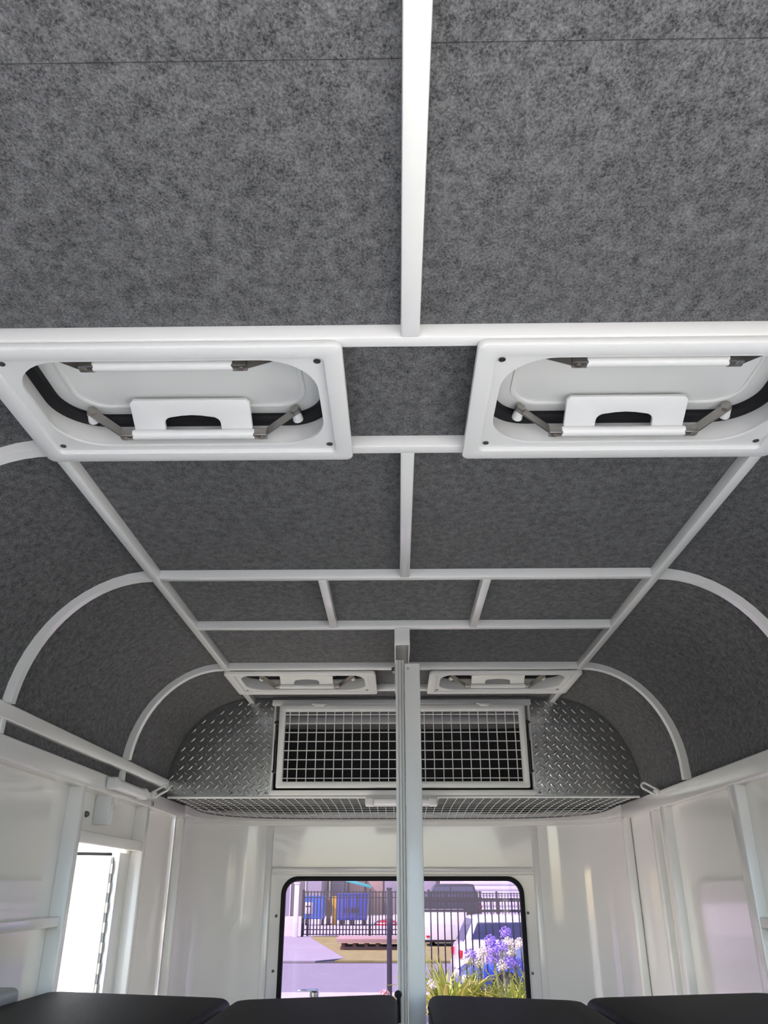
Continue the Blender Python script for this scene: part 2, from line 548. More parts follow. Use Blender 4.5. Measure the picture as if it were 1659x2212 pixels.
lid.plate(rrect(0.272, 0.166, 0.095, 12), [rrect(0.244, 0.135, 0.086, 12)], 0.026, Matrix.Translation((0, 0, 0.050)), 0.002)
lid.build('lid', LID, hatch)
sc = MB().lathe([(0.0052, 0), (0.0052, 0.0012), (0.0036, 0.0016), (0.0034, 0.0006), (0.001, 0.0006)], 12, Matrix.Rotation(PI, 4, 'X')).mesh('screw', DARKSTEEL)
for sx in (1, -1):
    for sy in (1, -1):
        link('screw', sc, hatch, (sx * 0.2245, sy * 0.1165, 0.0076))
for sy in (1, -1):
    Yb, Zb = sy * 0.097, 0.017
    h = MB()
    h.tube((-0.101, Yb, Zb), (0.101, Yb, Zb), 0.0085, 16)
    hb = h.build('handle', PLASTIC, hatch)
    if sy == 1:
        # slanted grip plate with an arched finger slot
        o = [(-0.098, 0.0), (-0.046, 0.0), (-0.046, 0.012)] + [(-0.046 + 0.014 * (1 - math.cos(t)), 0.012 + 0.012 * math.sin(t)) for t in [PI / 2 * k / 4 for k in range(1, 5)]]
        o += [(x, 0.024 + 0.0035 * math.sin(PI * (x + 0.032) / 0.064)) for x in (-0.016, 0.0, 0.016)]
        o += [(0.046 - 0.014 * (1 - math.cos(t)), 0.012 + 0.012 * math.sin(t)) for t in [PI / 2 * k / 4 for k in range(4, 0, -1)]] + [(0.046, 0.012), (0.046, 0.0), (0.098, 0.0)]
        o += [(0.098, 0.050), (0.092, 0.056), (-0.092, 0.056), (-0.098, 0.050)]
        # local y runs away from the bar towards the hatch middle and upwards
        ca, sa = math.cos(math.radians(29)), math.sin(math.radians(29))
        fr = Matrix(((1, 0, 0, 0), (0, -ca, sa, Yb - 0.004), (0, sa, ca, Zb + 0.005), (0, 0, 0, 1)))
        MB().plate(o, [], 0.009, fr, 0.0025).build('grip', PLASTIC, hb)
    for sx in (1, -1):
        MB().box((min(sx * .099, sx * .122), Yb - 0.0075, Zb - 0.0075), (max(sx * .099, sx * .122), Yb + 0.0075, Zb + 0.0075), 0.002).tube((sx * 0.113, Yb, Zb - 0.009), (sx * 0.113, Yb, Zb + 0.009), 0.004, 10).build('clevis', STEEL, hb)
        p0, p1 = Vector((sx * 0.116, Yb, Zb)), Vector((sx * 0.170, sy * 0.080, 0.050))
        d = p1 - p0
        side = Vector((0, sy * 0.9, -0.43)).cross(d).normalized()
        nrm = d.normalized().cross(side).normalized()
        L = d.length
        o = [(0, -0.0075), (L, -0.0085)] + [(L + 0.0085 * math.sin(t), -0.0085 * math.cos(t)) for t in [PI * k / 6 for k in range(1, 6)]] + [(L, 0.0085), (0, 0.0075)]
        fr = Matrix((d.normalized(), side, nrm)).transposed().to_4x4()
        fr.translation = p0 - nrm * 0.0015
        MB().plate(o, [], 0.003, fr).build('arm', STEEL, hatch)
        q = Matrix((d.normalized(), side, nrm)).transposed().to_4x4()
        q.translation = p1
        MB().lathe([(0.0085, -0.006), (0.0085, 0.0045), (0.005, 0.006)], 6, q).build('bolt', STEEL, hatch)
        MB().tube(p1 + Vector((0, 0, -0.002)), Vector((sx * 0.172, sy * 0.098, 0.045)), 0.0075, 12, 0.009).build('hinge_boss', PLASTIC, hatch)
for lx, ly, lab in ((HX, HATCH_Y[0], 'white roof hatch right of the centre beam, nearest the open rear'),
                    (-HX, HATCH_Y[1], 'small far roof hatch above the left half of the mesh door'),
                    (HX, HATCH_Y[1], 'small far roof hatch above the right half of the mesh door')):
    c = copy_tree(hatch)
    c.location = (lx, ly, ZH)
    c['label'] = lab

# ---- tread plates either side of the mesh door
PY = 3.25
def in_plate(x, z, mrg=0.0):
    if x < 0.512 + mrg or z < 1.894 + mrg or z > 2.262 - mrg: return False
    if x <= 0.60: return True
    if x > 0.92 - mrg: return False
    if z < 1.92: return x < 0.918 - mrg
    return ((x - 0.60) / (0.316 - mrg)) ** 2 + ((z - 1.92) / (0.346 - mrg)) ** 2 < 1
treads = {}
def tread_plate(s, label):
    t = thing('tread_plate', label, 'metal plate', (s * 0.70, PY, 1.893))
    o = [(0.512, 1.893), (0.917, 1.893)] + [(x, z) for x, z in reversed(arc_pts(0.317, 0.346, 14))] + [(0.512, 2.266)]
    o = [(s * (x - 0.70), z - 1.893) for x, z in o]
    MB().plate(o, [], 0.003, frame_xz(0)).build('sheet', PLATE, t)
    mt = MB()
    p = 0.0178
    for i in range(0, 30):
        for j in range(0, 26):
            x, z = 0.505 + i * p + 0.004, 1.890 + j * p + 0.003
            if (i + j) % 2 or not in_plate(x, z, 0.010): continue
            ang = math.radians(44 if j % 2 else -44) * s
            ca, sa = math.cos(ang), math.sin(ang)
            def P(a, b, h):
                return (s * (x - 0.70) + a * ca - b * sa, -h, z - 1.893 + a * sa + b * ca)
            L, w, hh = 0.0130, 0.0036, 0.0020
            base = [(-L, 0), (-L * .5, -w * .8), (0, -w), (L * .5, -w * .8), (L, 0), (L * .5, w * .8), (0, w), (-L * .5, w * .8)]
            bv = [mt.bm.verts.new(P(a, b, 0)) for a, b in base]
            tv = [mt.bm.verts.new(P(a, b, hh)) for a, b in ((-L * .55, 0), (0, -w * .25), (L * .55, 0), (0, w * .25))]
            F = mt.bm.faces.new
            F((bv[0], bv[1], tv[0])); F((bv[1], bv[2], tv[1], tv[0])); F((bv[2], bv[3], tv[2], tv[1])); F((bv[3], bv[4], tv[2]))
            F((bv[4], bv[5], tv[2])); F((bv[5], bv[6], tv[3], tv[2])); F((bv[6], bv[7], tv[0], tv[3])); F((bv[7], bv[0], tv[0]))
            F((tv[0], tv[1], tv[2], tv[3]))
    tr = mt.build('raised_tread', TREAD, t)
    tr['kind'] = 'stuff'
    rv = treads.setdefault('rivet', MB().lathe([(0.0042, 0), (0.0042, 0.001), (0.002, 0.0026)], 10, Matrix.Rotation(PI / 2, 4, 'X')).mesh('rivet', DARKSTEEL))
    for x, z in ((0.522, 2.252), (0.525, 2.075), (0.528, 1.906), (0.66, 1.906), (0.80, 1.906), (0.893, 1.925), (0.892, 2.02), (0.83, 2.135), (0.74, 2.208), (0.62, 2.250), (0.57, 2.254)):
        link('rivet', rv, t, (s * (x - 0.70), 0, z - 1.893))
    return t
tread_plate(-1, 'aluminium chequer plate with raised bars left of the mesh door')
tread_plate(1, 'aluminium chequer plate with raised bars right of the mesh door')

# ---- surround and mesh door of the overhead locker
sur = thing('locker_surround', 'white bars above and below the mesh locker door', 'frame', (0, PY, 1.893))
MB().box((-0.521, -0.014, 0.346), (0.517, 0.012, 0.368), 0.003).build('top_bar', FRAME, sur)
MB().box((-0.512, -0.014, 0.0035), (0.512, 0.012, 0.022), 0.003).build('bottom_bar', FRAME, sur)
for s in (1, -1):
    MB().box((min(s * .506, s * .5118), -0.003, 0.022), (max(s * .506, s * .5118), 0.03, 0.346), 0.001).build('side_trim', FRAME, sur)
MB().box((-0.50, 0.20, 0.318), (0.50, 0.225, 0.345), 0.003).build('inner_bar', GREYPL, sur)
gd = thing('mesh_door', 'white framed wire mesh locker door between the chequer plates', 'door', (0, 3.222, 1.921))
gx, gz0, gz1 = 0.487, 0.0, 0.314
MB().plate([(-gx, gz0), (gx, gz0), (gx, gz1), (-gx, gz1)], [rrect(0.4615, (gz1 - 0.048) / 2, 0.002, 2, 0, gz1 / 2 - 0.001)], 0.022, frame_xz(-0.011), 0.004).build('door_frame', FRAME, gd)
vw = MB().tube((0, 0, 0.0), (0, 0, 0.274), 0.0020, 6).mesh('wire', FRAME)
hw_ = MB().tube((-0.466, 0, 0), (0.466, 0, 0), 0.0020, 6).mesh('wire', FRAME)
n = 26
for i in range(n + 1):
    link('wire', vw, gd, (-0.4615 + 0.0175 + i * 0.0355, -0.002, 0.020))
for j in range(8):
    link('wire', hw_, gd, (0, 0.0014, 0.036 + j * 0.0345))
for x in (-0.329, 0.326):
    MB().box((x - 0.018, -0.014, 0.308), (x + 0.022, 0.004, 0.320), 0.003).tube((x - 0.03, -0.008, 0.318), (x + 0.03, -0.008, 0.318), 0.004, 10).build('hinge', FRAME, gd)
for s, lab in ((-1, 'black gas strut at the left end of the mesh door'), (1, 'black gas strut at the right end of the mesh door')):
    t = thing('gas_strut', lab, 'gas strut', (s * 0.4965, 3.240, 1.985))
    MB().tube((0, 0, 0.0), (0, 0, 0.115), 0.0075, 12).build('cylinder', STRUT, t)
    MB().tube((0, 0, 0.115), (0, 0, 0.185), 0.0038, 10).build('rod', STRUT, t)
    for z in (0.0, 0.186):
        MB().lathe([(0.004, -0.008), (0.0085, -0.004), (0.0085, 0.004), (0.004, 0.008)], 10, Matrix.Translation((0, 0, z))).tube((0, 0, z), (s * 0.0115, 0, z), 0.0035, 8).build('ball_end', STRUT, t)

# ---- wire mesh shelf under the locker
sh = thing('mesh_shelf', 'curved white wire mesh shelf under the overhead locker', 'shelf', (0, PY, 1.890))
MB().tube((-0.905, -0.004, 0), (0.905, -0.004, 0), 0.0045, 8).build('front_rod', FRAME, sh)
nc2 = nose(0.905, 3.985, 120)
def yn(x):
    best = None
    for (x0, y0), (x1, y1) in zip(nc2[:-1], nc2[1:]):
        if min(x0, x1) - 1e-9 <= x <= max(x0, x1) + 1e-9:
            f = 0 if x1 == x0 else (x - x0) / (x1 - x0)
            best = y0 + f * (y1 - y0)
    return best
def zdrop(y):
    return -0.022 * max(0, (y - 3.55) / 0.43) ** 1.6
for i in range(-25, 26):
    x = i * 0.0352
    ye = yn(x)
    pts = [(x, y - PY, zdrop(y)) for y in [PY + (ye - PY) * k / 9 for k in range(10)]]
    MB().path(pts, 0.0016, 5).build('wire', FRAME, sh)
j = 0
y = PY + 0.018
while y < 3.98:
    xs = [p[0] for p in nc2 if p[1] >= y]
    hwid = max(xs) if xs else 0
    MB().tube((-hwid, y - PY, zdrop(y) + 0.003), (hwid, y - PY, zdrop(y) + 0.0028), 0.0013, 5).build('wire', FRAME, sh)
    y += 0.056
MB().path([(x, y - PY, zdrop(y)) for x, y in nc2[1:-1]], 0.0025, 6).build('rim_wire', DARKSTEEL, sh)

# ---- strip lights
def strip_light(name, label, loc, rotz, L, D, H):
    t = thing(name, label, 'light', loc, (0, 0, rotz))
    MB().box((-L / 2 + 0.012, -D * 0.42, -H * 0.42), (L / 2 - 0.012, D * 0.45, H * 0.42), H * 0.28, 4).build('lens', LENS, t)
    MB().box((-L / 2 + 0.02, D * 0.36, -H * 0.5), (L / 2 - 0.02, D * 0.5, H * 0.5), 0.002).build('base', GREYPL, t)
    for s in (1, -1):
        MB().box((min(s * (L / 2 - .034), s * L / 2), -D * 0.5, -H * 0.5), (max(s * (L / 2 - .034), s * L / 2), D * 0.5, H * 0.5), H * 0.22, 4).build('end_cap', PLASTIC, t)
    return t
strip_light('strip_light', 'white strip light under the middle of the wire shelf', (-0.005, 3.215, 1.870), 0, 0.275, 0.035, 0.032)
strip_light('strip_light', 'grey strip light on the left wall rail above the doorway', (-RX + 0.0185, 2.715, 1.864), PI / 2, 0.34, 0.036, 0.036)

# ---- tie rings
def tie_ring(s, label, y, z):
    t = thing('tie_ring', label, 'tie ring', (s * 0.905, y, z))
    L, w = 0.056, 0.0105
    pts = []
    for k in range(9):
        a = -PI / 2 + PI * k / 8
        pts.append((L + w * math.cos(a) - w, w * math.sin(a)))
    pts = [(0, -w)] + pts + [(0, w)]
    P = []
    for a, b in pts:
        P.append((-s * a * 0.80 + s * b * 0.48, a * 0.25 + b * 0.15, a * 0.50 + b * 0.85))
    MB().path(P, 0.0042, 8).build('loop', FRAME, t)
    MB().box((min(-s * .006, s * .006), -0.022, -0.012), (max(-s * .006, s * .006), 0.020, 0.010), 0.003).build('foot', FRAME, t)
tie_ring(-1, 'white tie loop on the left rail beside the chequer plate', 3.06, 1.882)
tie_ring(1, 'white tie loop on the right rail beside the chequer plate', 3.03, 1.884)

# ---- switch box, knob and cable gland above the doorway
t = thing('switch_box', 'narrow white box on the panel above the doorway', 'switch', (XL, 2.615, 1.748))
MB().box((0.0, -0.017, 0.0), (0.050, 0.017, 0.082), 0.003).build('body', PLASTIC, t)
MB().box((0.048, -0.009, 0.012), (0.054, 0.008, 0.058), 0.002).build('rocker', LENS, t)
for k in range(3):
    MB().box((0.0535, -0.006, 0.042 + k * 0.005), (0.0550, 0.005, 0.044 + k * 0.005), 0.0005, 1).build('slot', GREYPL, t)
t = MB().lathe([(0.009, 0), (0.009, 0.004), (0.006, 0.010), (0.002, 0.012)], 12, Matrix.Translation((XL, 2.535, 1.773)) @ Matrix.Rotation(PI / 2, 4, 'Y')).build('snap_fastener', DARKSTEEL)
tag(t, 'small dark knob on the panel left of the switch box', 'knob')
t = MB().lathe([(0.010, 0), (0.010, 0.004), (0.005, 0.006)], 12, Matrix.Translation((XL, 2.665, 1.762)) @ Matrix.Rotation(PI / 2, 4, 'Y')).build('snap_fastener', DARKSTEEL)
tag(t, 'small dark knob on the panel right of the switch box', 'knob')
t = thing('cable_grommet', 'round black hole with grey rim at the end of the left rail', 'grommet', (-RX, 3.06, 1.850))
MB().lathe([(0.012, 0), (0.012, 0.003), (0.009, 0.005), (0.0085, 0.001)], 16, Matrix.Rotation(PI / 2, 4, 'Y')).build('rim', GREYPL, t)
MB().lathe([(0.0085, 0), (0.0085, 0.0016)], 16, Matrix.Rotation(PI / 2, 4, 'Y')).build('hole', RUBBER, t)

# ---- side door, open outwards
door = link('door_1', None, None, (XL - 0.02, 2.905, 0.0))
tag(door, 'white side door standing open outside the left doorway', None, None, 'structure')
DW, DZ = 0.56, 1.672
dl = MB()
dl.plate([(-DW, 0.04), (-0.006, 0.04), (-0.006, DZ), (-DW, DZ)], [[(-DW + 0.05, 0.10), (-0.055, 0.10), (-0.055, DZ - 0.05), (-DW + 0.05, DZ - 0.05)]], 0.03, frame_xz(0.0), 0.004)
dl.build('leaf_frame', FRAME, door)
MB().box((-DW + 0.045, 0.008, 0.09), (-0.05, 0.022, DZ - 0.045), 0.002).build('leaf_panel', PANEL, door)
MB().box((-DW, 0.004, DZ), (-0.006, 0.020, DZ + 0.010), 0.003).build('door_seal', RUBBER, door)
hg = link('piano_hinge', None, door)
MB().tube((0.0, -0.001, 0.05), (0.0, -0.001, DZ - 0.005), 0.0035, 8).build('hinge_pin', DARKSTEEL, hg)
kn = MB().tube((0, 0, 0), (0, 0, 0.030), 0.006, 10).mesh('knuckle', STEEL)
for k in range(28):
    if 0.06 + k * 0.058 < DZ - 0.03:
        link('knuckle', kn, hg, (0, -0.001, DZ - 0.055 - k * 0.058))
lbar('hinge_jamb', (XL - 0.038, 2.910, 0.03), (XL - 0.001, 3.012, DZ + 0.010), FRAME, 0.002)
door.rotation_euler.z = math.radians(20)

# ---- partition, hanging bracket
br = thing('partition_bracket', 'white channel bracket under the roof bar holding the partition', 'bracket', (-0.004, 2.235, 2.20))
MB().box((-0.022, -0.002, 0.002), (0.022, 0.004, 0.051), 0.001).build('end_plate', FRAME, br)
MB().box((-0.022, 0.003, 0.0), (-0.0185, 0.50, 0.051), 0.001).box((0.0185, 0.003, 0.0), (0.022, 0.50, 0.051), 0.001).build('side_plates', FRAME, br)
MB().box((-0.0185, 0.003, 0.045), (0.0185, 0.50, 0.0495), 0.0005).build('top_plate', FRAME, br)
MB().box((-0.022, 0.20, -0.075), (-0.0175, 0.28, 0.002), 0.001).build('lug', FRAME, br)
for s in (1, -1):
    MB().lathe([(0.010, 0), (0.010, 0.006), (0.006, 0.010)], 6, Matrix.Translation((s * 0.022, 0.235, -0.012)) @ Matrix.Rotation(s * PI / 2, 4, 'Y')).build('bolt', DARKSTEEL, br)

pt = thing('partition', 'pale centre partition panel standing under the channel bracket', 'partition', (0, 2.36, 0))
PZ = 2.192
MB().box((-0.0205, 0.0, 0.95), (0.0015, 0.37, PZ), 0.003).build('panel', FRAME, pt)
for x, r in ((-0.0195, 0.0042), (-0.0105, 0.0042), (-0.0020, 0.0042)):
    MB().tube((x, -0.001, 0.95), (x, -0.001, PZ - 0.002), r, 12).build('edge_bead', FRAME, pt)
for k, (z0, z1) in enumerate(((1.36, 1.45), (1.47, 1.52))):
    MB().box((-0.0235, 0.004, z0), (-0.0190, 0.012, z1), 0.001).build('edge_slot', RUBBER, pt)
pp = thing('partition_post', 'square white post fixed to the right face of the partition', 'post', (0.0245, 2.30, 0))
b = MB().box((-0.0220, 0.0, 0.0), (0.0225, 0.042, 2.172), 0.003, 2)
for v in b.bm.verts:
    if v.co.z > 1.5 and v.co.y < 0.02:
        v.co.z -= 0.006
b.build('tube', FRAME, pp)
MB().tube((-0.012, -0.002, 2.150), (-0.012, 0.004, 2.150), 0.003, 8).build('rivet', STEEL, pp)
MB().box((-0.0215, 0.042, 1.0), (-0.012, 0.063, 2.168), 0.002).build('weld_strip', FRAME, pp)
kb = thing('latch_knob', 'black round latch knob where the partition meets the cushions', 'knob', (-0.022, 2.285, 1.336))
MB().lathe([(0.0, -0.010), (0.007, -0.009), (0.0095, 0.0), (0.007, 0.009), (0.0, 0.010)], 14, Matrix.Rotation(PI / 2, 4, 'X')).build('knob', RUBBER, kb)
MB().box((-0.004, -0.004, -0.060), (0.006, 0.006, -0.006), 0.003).build('latch_strap', RUBBER, kb)

# ---- cushions
def cushion(x0, x1, dz0, dz1, label, y1=2.31):
    t = thing('cushion', label, 'cushion', ((x0 + x1) / 2, 1.75, 1.262), (0, 0, 0))
    y0 = 1.25
    nx, ny = 14, 22
    b = MB()
    hw = (x1 - x0) / 2
    def rim(u):         # rounded shoulder profile
        e = 0.035
        return e
    rings = []
    top = 0.075
    r = 0.020
    prof = [(0.0, 0.0), (0.0, top - r)] + [(r * (1 - math.cos(a)), top - r + r * math.sin(a)) for a in [PI / 2 * k / 5 for k in range(1, 6)]] + [(0.05, top + 0.003), (0.10, top + 0.005)]
    cx, cy = 0, (y0 + y1) / 2 - 1.75
    hl = (y1 - y0) / 2
    for ins, z in prof:
        o = rrect(hw - ins, hl - ins, max(0.035 - ins * 0.3, 0.004), 6, cx, cy)
        rings.append([(x, y, z + dz0 + (dz1 - dz0) * (x + hw) / (2 * hw)) for x, y in o])
    b.sections(rings)
    b.build('cover', VINYL, t, 60)
    sm = rrect(hw + 0.0005, hl + 0.0005, 0.035, 6, cx, cy)
    MB().path([(x, y, top - r - 0.004 + dz0 + (dz1 - dz0) * (x + hw) / (2 * hw)) for x, y in sm], 0.0018, 5, True).build('piping', VINYL, t)
    return t
cushion(-0.905, -0.436, 0.003, -0.012, 'black vinyl cushion against the left wall', 2.33)
cushion(-0.424, -0.024, -0.010, 0.003, 'black vinyl cushion left of the centre post', 2.275)
cushion(0.050, 0.428, 0.002, -0.010, 'black vinyl cushion right of the centre post', 2.275)
cushion(0.440, 0.903, -0.010, 0.003, 'black vinyl cushion against the right wall', 2.33)
for s, lab in ((-1, 'white bench base carrying the left pair of cushions, board extended rearward to bounce sun'), (1, 'white bench base carrying the right pair of cushions, board extended rearward to bounce sun')):
    t = thing('bench_base', lab, 'bench', (s * 0.47, 1.75, 0))
    MB().box((-0.42, -1.82, 1.222), (0.42, 0.49, 1.250), 0.003).build('board', PANEL, t)  # bare rear end is added as a reflector, bounces sun onto the ceiling
    for x in (-0.38, 0.38):
        for y in (-1.66, -0.42, 0.44):
            MB().box((x - 0.02, y - 0.02, 0.0), (x + 0.02, y + 0.02, 1.224), 0.003).build('leg', FRAME, t)
t = MB().box((XL + 0.001, 1.62, 1.330), (XL + 0.060, 2.130, 1.366), 0.014, 4).build('wall_bumper', GREYPL)
tag(t, 'grey rounded bumper on the left wall above the left cushion', 'bumper')

# ---- mixer tap on the bench in the nose
t = thing('wash_bench', 'white wash bench in the nose below the window', 'bench', (0, 3.72, 0))
MB().box((-0.60, -0.20, 0.0), (0.60, 0.26, 1.06), 0.004).build('cabinet', PANEL, t)
MB().box((-0.61, -0.21, 1.06), (0.61, 0.27, 1.085), 0.005).build('worktop', RAIL, t)
t = thing('tap', 'chrome mixer tap with a flat lever below the front window', 'tap', (-0.358, 3.72, 1.085))
MB().lathe([(0.026, 0), (0.026, 0.008), (0.017, 0.012), (0.017, 0.095), (0.019, 0.100), (0.019, 0.112), (0.014, 0.116)], 20).build('body', CHROME, t)
MB().box((-0.068, -0.012, 0.1165), (0.016, 0.012, 0.1225), 0.002).build('lever', CHROME, t)
MB().path([(0, -0.01, 0.05), (0, -0.06, 0.062), (0, -0.11, 0.060), (0, -0.12, 0.045)], 0.010, 12).build('spout', CHROME, t)

# ================================================================== OUTSIDE
GZ = -0.45
def gmat(name, c, scale=6, var=0.25, rough=0.9):
    return mat(name, c, rough, var=var, scale=scale, bump=0.2, bscale=scale * 12)
ASPHALT = gmat('pale_asphalt', (0.27, 0.26, 0.27), 3, 0.12)
CONCRETE = gmat('pale_concrete', (0.56, 0.52, 0.46), 2, 0.10)  # one even warm pale concrete tone
PAVING = gmat('grey_driveway', (0.36, 0.34, 0.34), 2, 0.12)
GRASS = mat('dry_grass', (0.30, 0.28, 0.09), 0.95, var=0.45, scale=3.0, bump=0.3, bscale=30)
BLACKMETAL = mat('black_fence_paint', (0.030, 0.030, 0.042), 0.4, var=0.1)
BLUE1 = mat('bright_blue_bin', (0.02, 0.12, 0.62), 0.4)
BLUE2 = mat('deep_blue_skip', (0.03, 0.05, 0.36), 0.45, var=0.12)
TEAL = mat('teal_boom', (0.05, 0.50, 0.42), 0.4)
YELLOW = mat('yellow_plastic', (0.75, 0.45, 0.02), 0.4)
BROWN = mat('brown_board', (0.22, 0.10, 0.05), 0.7, var=0.2)
TIMBER = mat('weathered_timber', (0.42, 0.30, 0.24), 0.8, var=0.2, scale=12)
TIMBERD = mat('dark_pallet_timber', (0.14, 0.08, 0.07), 0.8, var=0.25, scale=12)
WHITE = mat('white_vehicle_paint', (0.82, 0.82, 0.82), 0.2, var=0.02, coat=0.5)
GREYWALL = mat('grey_factory_wall', (0.27, 0.26, 0.30), 0.8, var=0.06)
DARKWALL = mat('dark_factory_wall', (0.13, 0.12, 0.13), 0.8, var=0.08)
PALEWALL = mat('pale_cladding', (0.55, 0.55, 0.60), 0.6, var=0.05)
CARBLUE = mat('blue_car_paint', (0.03, 0.08, 0.50), 0.18, var=0.03, coat=0.6)
CARDARK = mat('dark_car_paint', (0.035, 0.035, 0.05), 0.2, var=0.05, coat=0.6)
CARGLASS = mat('car_glass', (0.08, 0.10, 0.16), 0.06, var=0.05, spec=0.8)
RED = mat('red_lens', (0.55, 0.02, 0.03), 0.25)
TYRE = mat('tyre', (0.02, 0.02, 0.02), 0.8)
LEAFM = mat('strap_leaf', (0.40, 0.50, 0.08), 0.45, var=0.5, scale=4)
LEAFY = mat('yellow_strap_leaf', (0.70, 0.64, 0.20), 0.5, var=0.3, scale=4)
STEMM = mat('flower_stem', (0.30, 0.36, 0.14), 0.6)
PURPLE = mat('purple_flower', (0.36, 0.28, 0.72), 0.6, var=0.2, scale=30)
WHITEFL = mat('white_flower', (0.80, 0.80, 0.62), 0.6, var=0.1, scale=30)
PINKDRY = mat('dried_flower', (0.62, 0.42, 0.34), 0.8, var=0.1)
SOIL = mat('bark_mulch', (0.22, 0.14, 0.09), 0.95, var=0.3, scale=12)

def slab(name, pts, z, m, label, t=0.05):
    o = MB().plate(pts, [], -t, Matrix.Translation((0, 0, z))).build(name, m)
    return tag(o, label, None, None, 'structure')
slab('ground', [(-60, -0.3), (60, -0.3), (60, 19.8), (-60, 19.8)], GZ, CONCRETE, 'pale concrete yard around the float')
slab('apron', [(-60, -40), (60, -40), (60, -0.3), (-60, -0.3)], GZ - 0.004, ASPHALT, 'unseen grey asphalt apron behind the float, added darker to cut rear bounce')  # unseen ground, split off darker to weaken light bounced in from behind
slab('road', [(-60, 19.8), (60, 19.8), (60, 28.6), (-60, 27.2)], GZ - 0.02, ASPHALT, 'pale asphalt street across the window view')
slab('driveway', [(-60, 27.2), (-2.6, 28.45), (-1.75, 29.6), (-4.0, 41.4), (-4.0, 43), (-60, 43)], GZ + 0.005, PAVING, 'pale concrete driveway beyond the street')
slab('grass_verge', [(-2.0, 28.5), (60, 28.6), (60, 43), (-3.98, 43), (-3.98, 41.4), (-1.72, 29.6)], GZ + 0.01, GRASS, 'dry grass verge beyond the street')
slab('yard', [(-60, 43), (60, 43), (60, 140), (-60, 140)], GZ, CONCRETE, 'sunlit factory yard behind the far fence')
slab('near_verge', [(-1.6, 17.6), (-1.1, 19.4), (60, 20.0), (60, 14.6), (-0.6, 14.6)], GZ + 0.012, GRASS, 'dry grass strip beside the near kerb')
o = MB().box((-60, 19.7, GZ - 0.1), (60, 19.95, GZ + 0.02), 0.02).build('kerb', CONCRETE)
tag(o, 'pale concrete kerb along the near side of the street', None, None, 'structure')
o = MB().box((0.25, 11.2, GZ), (9.0, 14.4, GZ + 0.14), 0.05).build('garden_bed', SOIL)
tag(o, 'low mulched garden bed in front of the near fence', None, None, 'structure')

# ---- fences
def fence(name, label, x0, x1, y, h, pitch, pw, rails, posts, postw, group=None):
    t = thing(name, label, 'fence', (x0, y, GZ))
    L = x1 - x0
    pk = MB().box((-pw / 2, -pw / 2, 0.06), (pw / 2, pw / 2, h)).mesh('picket', BLACKMETAL)
    k = 0
    x = pitch * 0.5
    while x < L and k < 290:
        link('picket', pk, t, (x, 0, 0))
        x += pitch
        k += 1
    for z in rails:
        MB().box((0, -0.018, z - 0.02), (L, 0.018, z + 0.02)).build('rail', BLACKMETAL, t)
    for px in posts:
        MB().box((px - postw / 2, -postw / 2, 0), (px + postw / 2, postw / 2, h + 0.06), 0.004).build('post', BLACKMETAL, t)
    return t
fence('picket_fence', 'near black steel picket fence behind the strap leaved plants', 0.02, 9.0, 15.6, 1.88, 0.118, 0.022, (1.86, 1.68, 0.15), (2.42, 4.9, 7.4), 0.075)
fence('picket_fence', 'far black steel gate and fence in front of the blue bins', -4.55, 4.0, 42.5, 1.95, 0.155, 0.055, (1.90, 1.66, 0.30, 0.10), (0.02, 3.2, 6.0), 0.11)
fence('picket_fence', 'black railing in front of the tall dark car', 0.6, 9.0, 47.0, 1.86, 0.16, 0.04, (1.82, 1.45, 0.3), (1.9, 4.6, 6.2), 0.10)
t = thing('gate_post', 'tall black square post standing left of the partition', 'post', (-0.17, 15.6, GZ))
MB().box((-0.043, -0.043, 0), (0.043, 0.043, 2.02), 0.004).build('tube', BLACKMETAL, t)
MB().box((-0.05, -0.05, 2.02), (0.05, 0.05, 2.045), 0.006).build('cap', BLACKMETAL, t)

# ---- buildings
b1 = thing('factory_building', 'grey factory wall at the left of the window view', 'building', (-12, 74, GZ))
MB().box((-8, 0, 0), (5.6, 8, 7)).build('wall', GREYWALL, b1)
MB().box((3.0, -0.08, 0.0), (3.06, 0.0, 4.0)).box((4.25, -0.08, 0.0), (4.31, 0.0, 4.0)).box((3.0, -0.08, 3.0), (4.31, 0.0, 3.5)).build('door_frame', WHITE, b1)
MB().box((3.1, -0.04, 0.0), (4.2, 0.0, 2.9)).build('door', DARKWALL, b1)
for z in (1.3, 0.6):
    MB().box((1.6, -0.06, z), (2.5, 0.0, z + 0.35)).build('vent', DARKWALL, b1)
b2 = thing('factory_building', 'dark factory wall behind the blue skip', 'building', (-1.5, 80, GZ))
MB().box((-4.6, 0, 0), (5.2, 8, 8)).build('wall', DARKWALL, b2)
for k in range(6):
    MB().box((-4.5 + k * 1.6, -0.12, 0), (-3.05 + k * 1.6, 0.0, 5.0), 0.02).build('wall_panel', TIMBER if k in (1, 2) else GREYWALL, b2)
b3 = thing('factory_building', 'pale clad shed behind the tall dark car', 'building', (9, 78, GZ))
MB().box((-5.2, 0, 0), (12, 8, 8)).build('wall', PALEWALL, b3)
for k in range(14):
    MB().box((-3.2, -0.07, 0.3 + k * 0.42), (7.0, 0.0, 0.58 + k * 0.42), 0.03).build('cladding_board', PALEWALL, b3)

